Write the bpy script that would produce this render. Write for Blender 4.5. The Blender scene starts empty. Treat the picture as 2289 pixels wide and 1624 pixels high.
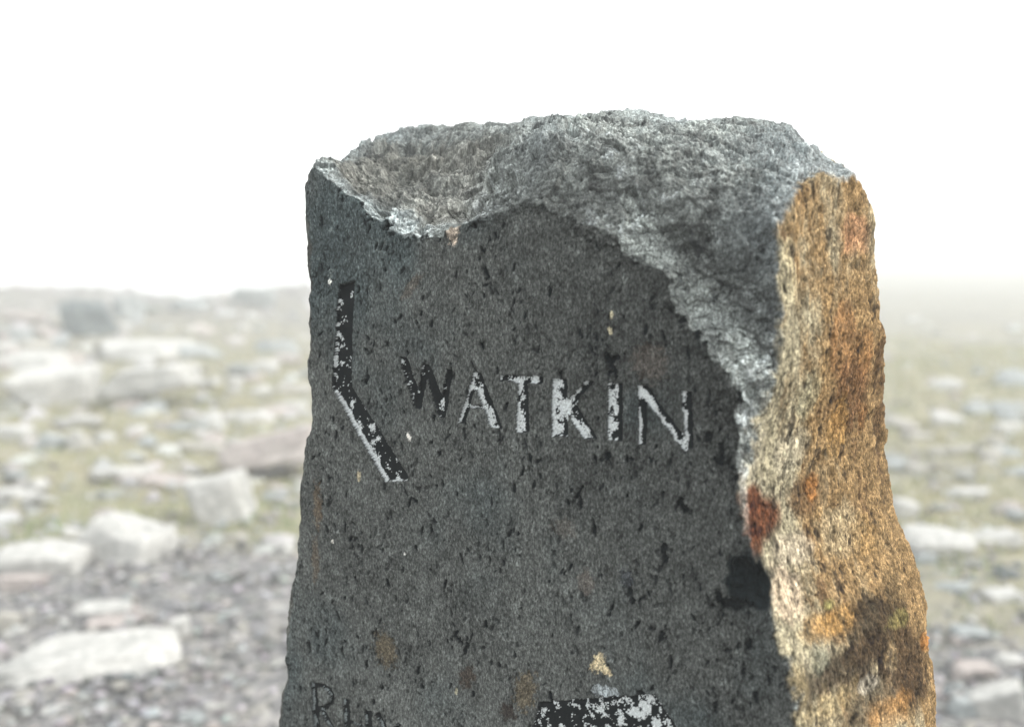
import bpy, math, random
import numpy as np
from mathutils import Vector, Matrix

sc = bpy.context.scene
col = sc.collection
RNG = np.random.default_rng(7)
random.seed(7)

# ------------------------------------------------------------------ camera
CAMZ, PITCH = 1.5, math.atan(267/2225)
cam = bpy.data.cameras.new('camera')
camo = bpy.data.objects.new('camera', cam); col.objects.link(camo)
camo.location = (0, 0, CAMZ)
camo.rotation_euler = (math.pi/2 - PITCH, 0, 0)
cam.sensor_width = 36; cam.lens = 36*2225/2289
cam.clip_start = .02; cam.clip_end = 2000
cam.dof.use_dof = True; cam.dof.focus_distance = .96; cam.dof.aperture_fstop = 2.8
cam.dof.aperture_blades = 0
sc.camera = camo

# ------------------------------------------------------------------ world, sun, exposure
SUN_EL, SUN_AZ = 42, 98          # azimuth clockwise from +Y
w = bpy.data.worlds.new('World'); sc.world = w; w.use_nodes = True
nt = w.node_tree; nt.nodes.clear()
out = nt.nodes.new('ShaderNodeOutputWorld'); bg = nt.nodes.new('ShaderNodeBackground')
sky = nt.nodes.new('ShaderNodeTexSky'); sky.sky_type = 'NISHITA'; sky.sun_disc = False
sky.sun_elevation = math.radians(SUN_EL); sky.sun_rotation = math.radians(SUN_AZ)
sky.air_density = 1; sky.dust_density = 4; sky.ozone_density = 1
hs = nt.nodes.new('ShaderNodeHueSaturation'); hs.inputs['Saturation'].default_value = .25
mx = nt.nodes.new('ShaderNodeMix'); mx.data_type = 'RGBA'; mx.inputs[0].default_value = .85
nt.links.new(sky.outputs[0], hs.inputs['Color']); nt.links.new(hs.outputs[0], mx.inputs[6])
mx.inputs[7].default_value = (11.0, 11.3, 11.35, 1)      # the fog bank overhead
nt.links.new(mx.outputs[2], bg.inputs[0]); bg.inputs[1].default_value = .12
nt.links.new(bg.outputs[0], out.inputs[0])

sl = bpy.data.lights.new('sun', 'SUN'); sl.energy = 2.0; sl.angle = math.radians(16); sl.color = (1, .96, .9)
so = bpy.data.objects.new('sun', sl); col.objects.link(so)
sd = Vector((math.sin(math.radians(SUN_AZ))*math.cos(math.radians(SUN_EL)),
             math.cos(math.radians(SUN_AZ))*math.cos(math.radians(SUN_EL)), math.sin(math.radians(SUN_EL))))
so.rotation_euler = sd.to_track_quat('Z', 'Y').to_euler(); so.location = sd*20

sc.view_settings.view_transform = 'Standard'; sc.view_settings.look = 'None'
sc.view_settings.gamma = 1; sc.view_settings.exposure = 0.5; sc.view_settings.use_curve_mapping = False
sc.cycles.volume_bounces = 2; sc.cycles.max_bounces = 6; sc.cycles.use_denoising = True

HAZE = 0.0195

# ------------------------------------------------------------------ helpers
def ray(px, py):
    x = (px-1144.5)/2225; y = -(py-812)/2225
    c, s = math.cos(PITCH), math.sin(PITCH)
    return np.array([x, c + y*s, -s + y*c])
CAM = np.array([0, 0, CAMZ])

def tag(o, label=None, cat=None, group=None, kind=None):
    if label: o['label'] = label
    if cat: o['category'] = cat
    if group: o['group'] = group
    if kind: o['kind'] = kind
    return o

def mesh_from(name, co, faces, mats, smooth=True, colors=None, parent=None, flat_idx=None):
    """faces: (n,3) or (n,4) int array"""
    me = bpy.data.meshes.new(name)
    faces = np.asarray(faces, dtype=np.int32); n, k = faces.shape
    me.vertices.add(len(co)); me.vertices.foreach_set('co', np.asarray(co, dtype=np.float32).ravel())
    me.loops.add(n*k); me.loops.foreach_set('vertex_index', faces.ravel())
    me.polygons.add(n); me.polygons.foreach_set('loop_start', np.arange(0, n*k, k, dtype=np.int32))
    me.polygons.foreach_set('loop_total', np.full(n, k, dtype=np.int32))
    me.polygons.foreach_set('use_smooth', np.full(n, smooth, dtype=bool))
    me.update(calc_edges=True)
    if colors is not None:
        at = me.color_attributes.new('tint', 'FLOAT_COLOR', 'POINT')
        c4 = np.ones((len(co), 4), dtype=np.float32); c4[:, :colors.shape[1]] = colors
        at.data.foreach_set('color', c4.ravel())
    for m in (mats if isinstance(mats, (list, tuple)) else [mats]): me.materials.append(m)
    o = bpy.data.objects.new(name, me); col.objects.link(o)
    if parent: o.parent = parent
    return o

def fft_noise(shape, beta, lo=0, scale=None, seed=1):
    r = np.random.default_rng(seed); a = r.standard_normal(shape)
    F = np.fft.rfftn(a)
    ks = []
    for i, s in enumerate(shape):
        k = np.fft.rfftfreq(s)*s if i == len(shape)-1 else np.fft.fftfreq(s)*s
        if scale is not None: k = k*scale[i]
        ks.append(k)
    K = np.sqrt(sum(g**2 for g in np.meshgrid(*ks, indexing='ij')))
    K[K == 0] = 1e9
    F *= K**(-beta)*(K > lo)
    n = np.fft.irfftn(F, s=shape); n = (n-n.mean())/n.std()
    return n.astype(np.float32)

VOL = fft_noise((96, 96, 96), 2.0, 1.5, seed=3)
VOLF = fft_noise((96, 96, 96), 1.3, 3, seed=4)
WHITE = np.random.default_rng(5).uniform(-1, 1, (64, 64, 64)).astype(np.float32)

def tri(vol, x, y, z):
    n = vol.shape[0]
    xi = np.floor(x).astype(np.int32); yi = np.floor(y).astype(np.int32); zi = np.floor(z).astype(np.int32)
    fx = (x-xi).astype(np.float32); fy = (y-yi).astype(np.float32); fz = (z-zi).astype(np.float32)
    x0, y0, z0 = xi % n, yi % n, zi % n; x1, y1, z1 = (xi+1) % n, (yi+1) % n, (zi+1) % n
    v = vol.ravel(); f = lambda a, b, c: v[(a*n+b)*n+c]
    c00 = f(x0, y0, z0)*(1-fx)+f(x1, y0, z0)*fx; c10 = f(x0, y1, z0)*(1-fx)+f(x1, y1, z0)*fx
    c01 = f(x0, y0, z1)*(1-fx)+f(x1, y0, z1)*fx; c11 = f(x0, y1, z1)*(1-fx)+f(x1, y1, z1)*fx
    return (c00*(1-fy)+c10*fy)*(1-fz)+(c01*(1-fy)+c11*fy)*fz

def sstep(a, b, x):
    t = np.clip((x-a)/(b-a), 0, 1); return t*t*(3-2*t)

# ------------------------------------------------------------------ node material helpers
def new_mat(name):
    m = bpy.data.materials.new(name); m.use_nodes = True
    return m, m.node_tree, m.node_tree.nodes['Principled BSDF']
def N(nt, t, **kw):
    n = nt.nodes.new(t)
    for k, v in kw.items(): setattr(n, k, v)
    return n
def noise(nt, scale, detail=6, rough=.6, vec=None, dist=0):
    n = N(nt, 'ShaderNodeTexNoise'); n.inputs['Scale'].default_value = scale
    n.inputs['Detail'].default_value = detail; n.inputs['Roughness'].default_value = rough
    n.inputs['Distortion'].default_value = dist
    if vec: nt.links.new(vec, n.inputs['Vector'])
    return n
def ramp(nt, src, stops):
    r = N(nt, 'ShaderNodeValToRGB'); e = r.color_ramp.elements
    while len(e) < len(stops): e.new(.5)
    for q, (p, c) in zip(e, stops):
        q.position = p; q.color = (*c, 1) if not isinstance(c, (int, float)) else (c, c, c, 1)
    nt.links.new(src, r.inputs[0]); return r
def mixc(nt, fac, a, b, mode='MIX'):
    m = N(nt, 'ShaderNodeMix', data_type='RGBA', blend_type=mode)
    for s, v in ((0, fac), (6, a), (7, b)):
        if hasattr(v, 'is_output'): nt.links.new(v, m.inputs[s])
        elif s == 0: m.inputs[0].default_value = v
        else: m.inputs[s].default_value = (*v, 1)
    return m.outputs[2]
def bump(nt, bsdf, h, strength, dist):
    b = N(nt, 'ShaderNodeBump'); b.inputs['Strength'].default_value = strength; b.inputs['Distance'].default_value = dist
    nt.links.new(h, b.inputs['Height']); nt.links.new(b.outputs[0], bsdf.inputs['Normal']); return b

# carved stone material: attribute tint x fine grain
def stone_material(name, grain_lo, grain_hi, bump_s, rough=.75, spec=.35):
    m, t, b = new_mat(name)
    a = N(t, 'ShaderNodeAttribute', attribute_name='tint')
    tc = N(t, 'ShaderNodeTexCoord')
    mp = N(t, 'ShaderNodeMapping'); mp.inputs['Scale'].default_value = (1, 1, .55)
    t.links.new(tc.outputs['Object'], mp.inputs[0])
    n1 = noise(t, 520, 5, .65, mp.outputs[0], .3)
    n2 = noise(t, 1300, 3, .6, mp.outputs[0])
    r1 = ramp(t, n1.outputs['Fac'], [(.3, grain_lo), (.5, 1), (.68, grain_hi)])
    c = mixc(t, 1, a.outputs['Color'], r1.outputs[0], 'MULTIPLY')
    r2 = ramp(t, n2.outputs['Fac'], [(.35, .75), (.65, 1.25)])
    c = mixc(t, 1, c, r2.outputs[0], 'MULTIPLY')
    t.links.new(c, b.inputs['Base Color'])
    b.inputs['Roughness'].default_value = rough
    ml = N(t, 'ShaderNodeMath', operation='MULTIPLY'); t.links.new(a.outputs['Alpha'], ml.inputs[0]); ml.inputs[1].default_value = spec
    t.links.new(ml.outputs[0], b.inputs['Specular IOR Level'])
    bump(t, b, n1.outputs['Fac'], bump_s, .0012)
    return m
M_stone = stone_material('weathered_volcanic_stone', .3, 2.1, .8, .6, .5)
M_paint = stone_material('flaking_letter_paint_shaded', .8, 1.15, .25, .5, .4)

# ================================================================== THE CARVED STONE
D0 = ray(690, 850); A3 = CAM + D0*(1.02/D0[1])
D1 = ray(1690, 930); B3 = CAM + D1*(.79/D1[1])
A0 = A3[:2]
eu = (B3-A3)[:2]; eu = eu/np.linalg.norm(eu)
nn = np.array([eu[1], -eu[0]])
if nn[1] > 0: nn = -nn                                  # outward, to the viewer
camL = np.array([np.dot(-A0, eu), np.dot(-A0, nn)])     # camera in local (u,w)

def loc_ray(px, py):
    d = ray(px, py); return np.array([d[:2]@eu, d[:2]@nn, d[2]])
def on_w(px, py, wv):
    """point of the sight line where local w = wv -> (u, z)"""
    d = loc_ray(px, py); t = (wv-camL[1])/d[1]
    return camL[0]+t*d[0], CAMZ+t*d[2]
def curve(pts, wv):
    q = np.array([on_w(x, y, wv) for x, y in pts]); return q

# left edge u as function of z
Lc = curve([(690,375),(684,420),(683,480),(691,560),(694,640),(694,700),(692,780),(683,800),(684,860),(692,920),(690,960),(680,1000),(674,1090),
            (668,1150),(668,1285),(656,1305),(650,1380),(640,1450),(638,1500),(628,1560),(618,1624),(560,1900)], -.008)
Bc = curve([(1700,300),(1700,390),(1700,700),(1702,800),(1690,870),(1672,940),(1664,1000),(1662,1090),(1674,1200),(1698,1300),(1738,1400),(1775,1500),(1800,1624),(1860,1900)], 0)
def mk(c):
    o = np.argsort(c[:, 1]); return c[o, 1].copy(), c[o, 0].copy()
Lz, Lu = mk(Lc); Bz, Bu = mk(Bc)
SD = np.array([.301, -.953])                            # side face runs this way in plan
def side_pt(px, py):
    d = loc_ray(px, py); z = CAMZ
    for _ in range(30):
        ub = np.interp(z, Bz, Bu)
        # camL + t d = (ub,0) + s SD
        M = np.array([[d[0], -SD[0]], [d[1], -SD[1]]]); r = np.array([ub, 0])-camL
        t, s = np.linalg.solve(M, r); z = CAMZ + t*d[2]
    p = camL + t*d[:2]; return np.array([p[0], p[1], z]), s
Cp = []
for x, y in [(1930,405),(1950,470),(1963,550),(1966,640),(1985,740),(1990,850),(1988,960),(1992,1060),(2002,1130),(2018,1180),(2041,1240),
             (2064,1310),(2080,1400),(2103,1490),(2112,1624),(2180,1900)]:
    p, s = side_pt(x, y); Cp.append((p[2], s))
Cp = np.array(sorted(Cp)); Cz, Cs = Cp[:, 0], Cp[:, 1]

# top surface: rows of heights at several depths
ROWS = [(0,    [(690,371),(712,371),(740,390),(800,445),(850,500),(900,508),(960,500),(1080,478),(1180,452),(1240,478),(1400,530),(1500,560),(1850,560)]),
        (-.04, [(690,362),(745,355),(772,350),(802,392),(850,446),(960,458),(1080,436),(1150,395),(1200,352),(1300,335),(1400,338),(1480,350),(1600,390),(1750,440)]),
        (-.075,[(690,350),(795,336),(822,342),(850,372),(900,412),(970,422),(1060,396),(1130,330),(1200,306),(1300,296),(1450,296),(1600,315),(1700,350),(1800,400)]),
        (-.11, [(690,330),(845,314),(880,318),(920,330),(1000,322),(1080,296),(1200,282),(1450,272),(1600,262),(1750,310),(1850,385)]),
        (-.15, [(690,320),(850,309),(905,284),(940,282),(1000,283),(1100,266),(1200,256),(1270,258),(1430,255),(1500,244),(1570,238),(1640,244),(1700,256),(1760,280),(1820,320),(1862,360),(1905,378),(1950,440)]),
        (-.19, [(690,330),(905,300),(1000,296),(1200,266),(1430,258),(1700,282),(1800,318),(1880,375),(1930,405),(1960,470)])]
UG = np.linspace(-.1, .65, 160); WG = np.linspace(-.32, .04, 91)
rw = []; rz = []
for wv, pts in ROWS:
    c = curve(pts, wv); o = np.argsort(c[:, 0]); rw.append(wv); rz.append(np.interp(UG, c[o, 0], c[o, 1]))
rw.append(-.32); rz.append(rz[-1]-.06); rw.insert(0, .04); rz.insert(0, rz[0]-.05)
rw = np.array(rw[::-1]); rz = np.array(rz[::-1])
TOP = np.empty((len(UG), len(WG)), np.float32)
for i in range(len(UG)): TOP[i] = np.interp(WG, rw, rz[:, i])
ker = np.array([1, 2, 1])/4
for _ in range(2):
    P = np.pad(TOP, 1, mode='edge'); TOP = (P[:-2, 1:-1]+2*P[1:-1, 1:-1]+P[2:, 1:-1])/4
    P = np.pad(TOP, 1, mode='edge'); TOP = (P[1:-1, :-2]+2*P[1:-1, 1:-1]+P[1:-1, 2:])/4
TOP = TOP.astype(np.float32)
def bil(A, x, y):
    x = np.clip(x, 0, A.shape[0]-1.001); y = np.clip(y, 0, A.shape[1]-1.001)
    xi = x.astype(np.int32); yi = y.astype(np.int32); fx = x-xi; fy = y-yi; v = A.ravel(); n = A.shape[1]; k = xi*n+yi
    return (v[k]*(1-fx)+v[k+n]*fx)*(1-fy)+(v[k+1]*(1-fx)+v[k+n+1]*fx)*fy
def ztop(u, w): return bil(TOP, (u+.1)/.75*159, (w+.32)/.36*90)

# the chipped corner between front and ochre side: a ledge and a wall
def f3(px, py):
    u, z = on_w(px, py, 0); return np.array([u, 0, z])
P1, P2 = f3(1415, 565), f3(1652, 850)
P3, _ = side_pt(1738, 480)
LV = np.array([.010, -.020, .024])
def plane(a, b, c):
    n = np.cross(b-a, c-a); n /= np.linalg.norm(n)
    if n[1] < 0: n = -n
    return n, n@a
NL, DL = plane(P1, P2, P1+LV)
NW, DW = plane(P1+LV, P2+LV, P3)

# ---- front face map
MR = .0005; MU0, MU1, MZ0, MZ1 = -.05, .53, .955, 1.66
MS = (int((MU1-MU0)/MR), int((MZ1-MZ0)/MR))
gu = MU0+np.arange(MS[0])*MR; gz = MZ0+np.arange(MS[1])*MR
DEP = np.zeros(MS, np.float32)                  # carved / pitted depth
DARK = np.zeros(MS, np.float32)
LID = np.zeros(MS, np.int16)
def poly_mask(pts):
    q = np.array([on_w(x, y, 0) for x, y in pts])
    i0, i1 = int((q[:, 0].min()-MU0)/MR)-1, int((q[:, 0].max()-MU0)/MR)+2
    j0, j1 = int((q[:, 1].min()-MZ0)/MR)-1, int((q[:, 1].max()-MZ0)/MR)+2
    i0, j0 = max(i0, 0), max(j0, 0); i1, j1 = min(i1, MS[0]), min(j1, MS[1])
    if i1 <= i0 or j1 <= j0: return None
    U, Z = np.meshgrid(gu[i0:i1], gz[j0:j1], indexing='ij')
    U = U + .00035*EDGE_U[i0:i1, j0:j1]; Z = Z + .00035*EDGE_Z[i0:i1, j0:j1]
    ins = np.zeros(U.shape, bool)
    for k in range(len(q)):
        (x0, y0), (x1, y1) = q[k], q[(k+1) % len(q)]
        if y0 == y1: continue
        c = ((y0 > Z) != (y1 > Z)) & (U < (x1-x0)*(Z-y0)/(y1-y0)+x0)
        ins ^= c
    return (slice(i0, i1), slice(j0, j1)), ins
EDGE_U = fft_noise(MS, 1.5, 45, seed=21); EDGE_Z = fft_noise(MS, 1.5, 45, seed=22)
c3 = lambda L: [(640.9+x*.3382, 595.2+y*.3382) for x, y in L]
c4 = lambda L: [(1007.2+x*.28, 750.8+y*.28) for x, y in L]
cb = lambda L: [(595.1+x*.2955, 1144.5+y*.2955) for x, y in L]
cp = lambda L: [(1098.7+x*.32, 1236.1+y*.32) for x, y in L]
def stroke(pts, wd):
    out = []
    for (a, b), (c, d) in zip(pts, pts[1:]):
        l = math.hypot(c-a, d-b); nx, ny = -(d-b)/l*wd/2, (c-a)/l*wd/2; ex, ey = (c-a)/l*wd*.3, (d-b)/l*wd*.3
        out.append([(a+nx-ex, b+ny-ey), (c+nx+ex, d+ny+ey), (c-nx+ex, d-ny+ey), (a-nx-ex, b-ny-ey)])
    return out
LET = [
 ('arrow_mark', 'carved left-pointing chevron in flaking black and white paint', [c3([(345,118),(450,92),(440,300),(430,640),(432,800),(800,1395),(790,1420),(640,1425),(620,1385),(295,800),(300,690),(318,500),(335,240)])], .006, -1.35, .75),
 ('carved_letter', 'carved letter W, mostly black', [c3([(742,593),(793,603),(885,880),(868,950),(842,938)]), c3([(868,950),(885,930),(940,650),(900,642),(858,880)]), c3([(900,642),(940,648),(1032,890),(1030,1002),(1000,990)]), c3([(1030,1002),(1044,985),(1092,680),(1060,678),(1015,900)])], .0045, -1.6, .5),
 ('carved_letter', 'carved letter A with worn white paint', [c3([(1235,700),(1270,700),(1165,1035),(1130,1030),(1175,900)]), c3([(1235,698),(1275,698),(1420,1075),(1340,1065),(1305,950),(1230,770)]), c3([(1190,918),(1320,920),(1320,940),(1185,938)])], .004, .05, .9),
 ('carved_letter', 'carved letter T with worn white paint', [c4([(395,310),(730,325),(728,360),(710,385),(400,358)]), c4([(535,350),(600,350),(622,770),(520,768)])], .004, .35, .9),
 ('carved_letter', 'carved letter K with worn white paint', [c4([(805,340),(915,343),(928,803),(805,803)]), c4([(1085,358),(1142,362),(1020,490),(985,545),(925,565),(925,520)]), c4([(925,565),(985,535),(1160,825),(1060,822),(930,625)])], .004, .45, .9),
 ('carved_letter', 'carved letter I with black and white paint', [c4([(1250,378),(1358,378),(1362,838),(1250,835)])], .004, .1, .9),
 ('carved_letter', 'carved letter N with black and white paint', [c4([(1492,398),(1560,400),(1552,865),(1500,868)]), c4([(1500,398),(1555,400),(1885,850),(1925,900),(1855,912),(1560,530)]), c4([(1840,440),(1915,445),(1930,905),(1868,880)])], .004, -.15, 1.2),
 ('carved_letter', 'carved letter R in unpainted worn cut', [cb([(340,1288),(382,1288),(418,1800),(362,1800)])]+[cb(s) for s in stroke([(372,1303),(430,1312),(480,1345),(502,1395),(492,1440),(455,1470),(410,1482)], 34)]+[cb(s) for s in stroke([(415,1480),(560,1760)], 42)], .0045, -2.2, 1.3),
 ('carved_letter', 'carved letter H in unpainted worn cut', [cb([(582,1402),(632,1412),(656,1860),(600,1860)]), cb([(742,1488),(800,1502),(826,1900),(770,1900)]), cb([(630,1565),(780,1625),(780,1650),(630,1590)])], .0045, -2.2, 1.3),
 ('carved_letter', 'carved letter Y in unpainted worn cut', [cb(s) for s in stroke([(846,1528),(935,1690),(935,1900)], 42)]+[cb(s) for s in stroke([(935,1690),(1010,1600)], 26)], .0045, -2.2, 1.3),
 ('arrow_mark', 'broad carved panel of speckled black paint at the foot of the view', [cp([(330,1040),(700,1012),(1120,983),(1150,1000),(1290,1213),(1450,1450),(1300,1600),(250,1600),(285,1213)])], .0035, -.75, 0)]
flakeL = fft_noise(MS, 2.2, 6, seed=33)
flakeA = fft_noise(MS, 1.7, 30, seed=31); flakeB = fft_noise(MS, 1.2, 160, seed=32)
PAINT_SHADE = np.zeros(MS+(3,), np.float32)
for k, (nm, lab, polys, dep, bias, leftb) in enumerate(LET, 1):
    for P in polys:
        r = poly_mask(P)
        if r is None: continue
        sl_, ins = r
        if 1 < k < 8:
            e = ins.copy(); e[1:] |= ins[:-1]; e[:-1] |= ins[1:]; e[2:] |= ins[:-2]; ins = e
        LID[sl_][ins] = k
    I, J = np.nonzero(LID == k)
    if not len(I): continue
    i0, i1, j0, j1 = I.min()-12 if I.min() > 12 else 0, I.max()+12, J.min()-12 if J.min() > 12 else 0, J.max()+12
    m = (LID[i0:i1, j0:j1] == k); er = m.copy(); cnt = m.astype(np.float32)
    for _ in range(11):
        e = er.copy(); e[1:] &= er[:-1]; e[:-1] &= er[1:]; e[:, 1:] &= er[:, :-1]; e[:, :-1] &= er[:, 1:]; er = e; cnt += er
    d = np.minimum(cnt*MR*3.2, dep*.85)*m
    DEP[i0:i1, j0:j1] = np.maximum(DEP[i0:i1, j0:j1], d)
    S = 7; lf = np.zeros(m.shape, np.float32)
    for s in range(1, S+1):
        sh = np.zeros_like(m); sh[s:, s//2:] = m[:-s, :m.shape[1]-s//2]; lf += m & ~sh     # shift right/up -> left & lower rims
    rt = np.zeros(m.shape, np.float32)
    for s in range(1, 2*S+1):
        sh = np.zeros_like(m); sh[:-s] = m[s:]; rt += m & ~sh
    wide = 1.0 if bias > -1.3 and k != len(LET) else .35
    val = flakeA[i0:i1, j0:j1]*1.0+flakeB[i0:i1, j0:j1]*.42+flakeL[i0:i1, j0:j1]*.4 + bias + (leftb*lf/S*2.0 if bias > -2 else 2.6*sstep(.45, .8, lf/S)) - 2.8*wide*sstep(.12, .42, rt/(2*S))  # worn paint, plus lit left rims and shaded right sides put into the colour
    wht = sstep(-.04, .10, val)[..., None]
    sp = (.9+.1*flakeB[i0:i1, j0:j1])[..., None]
    black = np.array([.006, .008, .009]); white = np.array([.57, .60, .60])*sp
    if bias < -1.9 or k == len(LET)+9: black = np.array([.008, .010, .011]); white = np.array([.22, .25, .25])*sp  # unpainted cuts: groove shade and lit rims coloured in
    if k == 1:                                            # lower arm of the chevron: left wall whitened, caught light put into the colour
        zz = gz[j0:j1][None, :]; lowz = sstep(on_w(750, 880, 0)[1], on_w(760, 905, 0)[1], zz)
        wl_ = sstep(.25, .4, lf/S+.10*flakeA[i0:i1, j0:j1])*lowz; wht = np.maximum(wht, wl_[..., None])
    c = black*(1-wht)+white*wht
    PAINT_SHADE[i0:i1, j0:j1][m] = c[m]
# pits: small elongated dark holes all over the dressed face
def pit(u, z, a, b, ang, dep, dark=1.0, jag=.25):
    R = max(a, b)*1.5; i0, i1 = int((u-R-MU0)/MR), int((u+R-MU0)/MR)+2; j0, j1 = int((z-R-MZ0)/MR), int((z+R-MZ0)/MR)+2
    i0, j0 = max(i0, 0), max(j0, 0); i1, j1 = min(i1, MS[0]), min(j1, MS[1])
    if i1 <= i0 or j1 <= j0: return
    U, Z = np.meshgrid(gu[i0:i1]-u, gz[j0:j1]-z, indexing='ij'); c, s = math.cos(ang), math.sin(ang)
    r = np.sqrt(((U*c+Z*s)/a)**2+((-U*s+Z*c)/b)**2) + jag*EDGE_U[i0:i1, j0:j1]*.5
    m = 1-sstep(.65, 1.1, r)
    DEP[i0:i1, j0:j1] = np.maximum(DEP[i0:i1, j0:j1], m*dep); DARK[i0:i1, j0:j1] = np.maximum(DARK[i0:i1, j0:j1], m*dark)
pr = np.random.default_rng(11)
PU, PZ = pr.uniform(MU0, MU1, 14000), pr.uniform(MZ0, MZ1, 14000)
pk = flakeL[((PU-MU0)/MR).astype(int).clip(0, MS[0]-1), ((PZ-MZ0)/MR).astype(int).clip(0, MS[1]-1)] + pr.normal(0, .6, 14000) > .15
for pu_, pz_ in zip(PU[pk], PZ[pk]):
    s = .00055+.0017*pr.random()**4.5
    pit(pu_, pz_, s, s*pr.uniform(1.0, 3.4), pr.normal(-.1, .45), s*.8, pr.uniform(.35, 1))
for _ in range(330):
    s = pr.uniform(.0009, .0021)
    pit(pr.uniform(MU0, MU1), pr.uniform(MZ0, MZ1), s, s*pr.uniform(1.3, 3.4), pr.normal(-.1, .4), s*1.2, 1, .5)
for px, py, a, b, an, d in [(862,503,13,13,0,9),(1364,815,11,27,.35,5),(1372,800,18,6,.3,4),(818,848,8,14,-.3,3),(1290,1105,5,20,-.5,4),(1297,1125,5,20,.1,4),(1530,1137,16,9,-.5,4),(1520,1122,6,16,-.5,4),
        (1485,1238,8,26,0,4),(1408,1320,7,20,0,3),(1412,1340,7,10,.5,3),(1582,975,12,12,.8,4),(1612,1020,7,26,0,3),(1600,1028,7,12,0,3),(1672,1442,9,14,-.2,4),(1434,1556,8,16,0,4),(1355,1020,9,16,.1,3),
        (1040,1450,6,20,-.5,3),(1017,1424,14,6,-.6,3),(1015,1418,5,16,-.7,3),(1085,610,8,16,.3,3),(1330,1030,6,12,.4,3),(1480,1418,6,20,-.4,3),(1455,1400,8,10,.3,3),(1230,650,4,12,0,2),(1500,1480,5,14,0,3),
        (770,1175,4,18,0,2),(1150,1090,5,12,0,2),(690,1440,6,14,0,3),(1440,880,6,14,.2,2),(1635,1350,36,13,.2,7),(1606,1338,10,18,.3,4),(1660,1500,5,16,0,3),(1690,1560,6,18,.2,3),(1230,1560,7,14,.3,3),(1328,1180,5,18,.1,3),(1600,1575,6,14,-.2,3)]:
    u, z = on_w(px, py, 0); k = .98/2225
    pit(u, z, a*k, b*k, an, d*k*2, 1, .5)
# coloured inclusions: (px, py, half width, half height, tilt, colour, strength, depth)
INC = [(1012,512,15,34,.0,(.50,.42,.34),1,0),(860,1452,34,44,.2,(.10,.085,.06),1,.0008),(1045,1512,20,32,-.5,(.045,.035,.028),.9,.0006),(1172,1545,28,48,-.25,(.10,.085,.06),.95,.0005),
       (1135,1590,22,22,0,(.03,.022,.018),.8,0),(1337,1480,14,26,-.5,(.50,.42,.27),1,0),(1352,1495,18,9,-.5,(.50,.42,.27),1,0),(1352,1544,32,13,.1,(.30,.33,.34),1,0),(912,975,6,11,.2,(.62,.60,.55),1,0),
       (737,630,5,6,0,(.6,.6,.56),1,0),(743,1210,4,5,0,(.6,.58,.52),1,0),(902,1238,3,4,0,(.7,.68,.64),1,0),(1366,704,5,8,0,(.42,.38,.26),1,0),(1362,740,5,8,.2,(.42,.38,.26),1,0),(920,640,14,40,-.7,(.10,.085,.07),.6,0),
       (803,1062,6,12,0,(.35,.3,.2),.8,0),(1020,1545,4,9,0,(.45,.42,.3),.8,0),(1400,1290,15,22,0,(.05,.055,.06),.9,0),(1310,1300,20,28,0,(.12,.10,.085),.5,0),(1262,1180,30,22,0,(.11,.095,.08),.35,0),(1450,810,40,40,0,(.11,.09,.075),.4,0),
       (710,1130,14,60,0,(.12,.09,.06),.7,0),(705,1250,12,60,0,(.11,.085,.06),.6,0)]
INCM = np.zeros(MS, np.float32); INCC = np.zeros(MS+(3,), np.float32)
for px, py, a, b, an, cc, st, dp in INC:
    u, z = on_w(px, py, 0); k = .98/2225; a *= k; b *= k; R = max(a, b)*1.7
    i0, i1 = max(int((u-R-MU0)/MR), 0), min(int((u+R-MU0)/MR)+2, MS[0]); j0, j1 = max(int((z-R-MZ0)/MR), 0), min(int((z+R-MZ0)/MR)+2, MS[1])
    if i1 <= i0 or j1 <= j0: continue
    U, Z = np.meshgrid(gu[i0:i1]-u, gz[j0:j1]-z, indexing='ij'); c, s = math.cos(an), math.sin(an)
    r = np.sqrt(((U*c+Z*s)/a)**2+((-U*s+Z*c)/b)**2)+.16*EDGE_U[i0:i1, j0:j1]+.12*flakeB[i0:i1, j0:j1]
    m = (1-sstep(.75, 1.05, r))*st; v = INCM[i0:i1, j0:j1]; g = m > v; v[g] = m[g]
    jit = 1+.25*flakeB[i0:i1, j0:j1][..., None]*np.array([1, 1, 1])
    INCC[i0:i1, j0:j1][g] = (np.array(cc)*jit)[g]; DEP[i0:i1, j0:j1] += m*dp
print('maps done')
def mi(p): return (p[:, 0]-MU0)/MR, (p[:, 2]-MZ0)/MR

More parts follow.
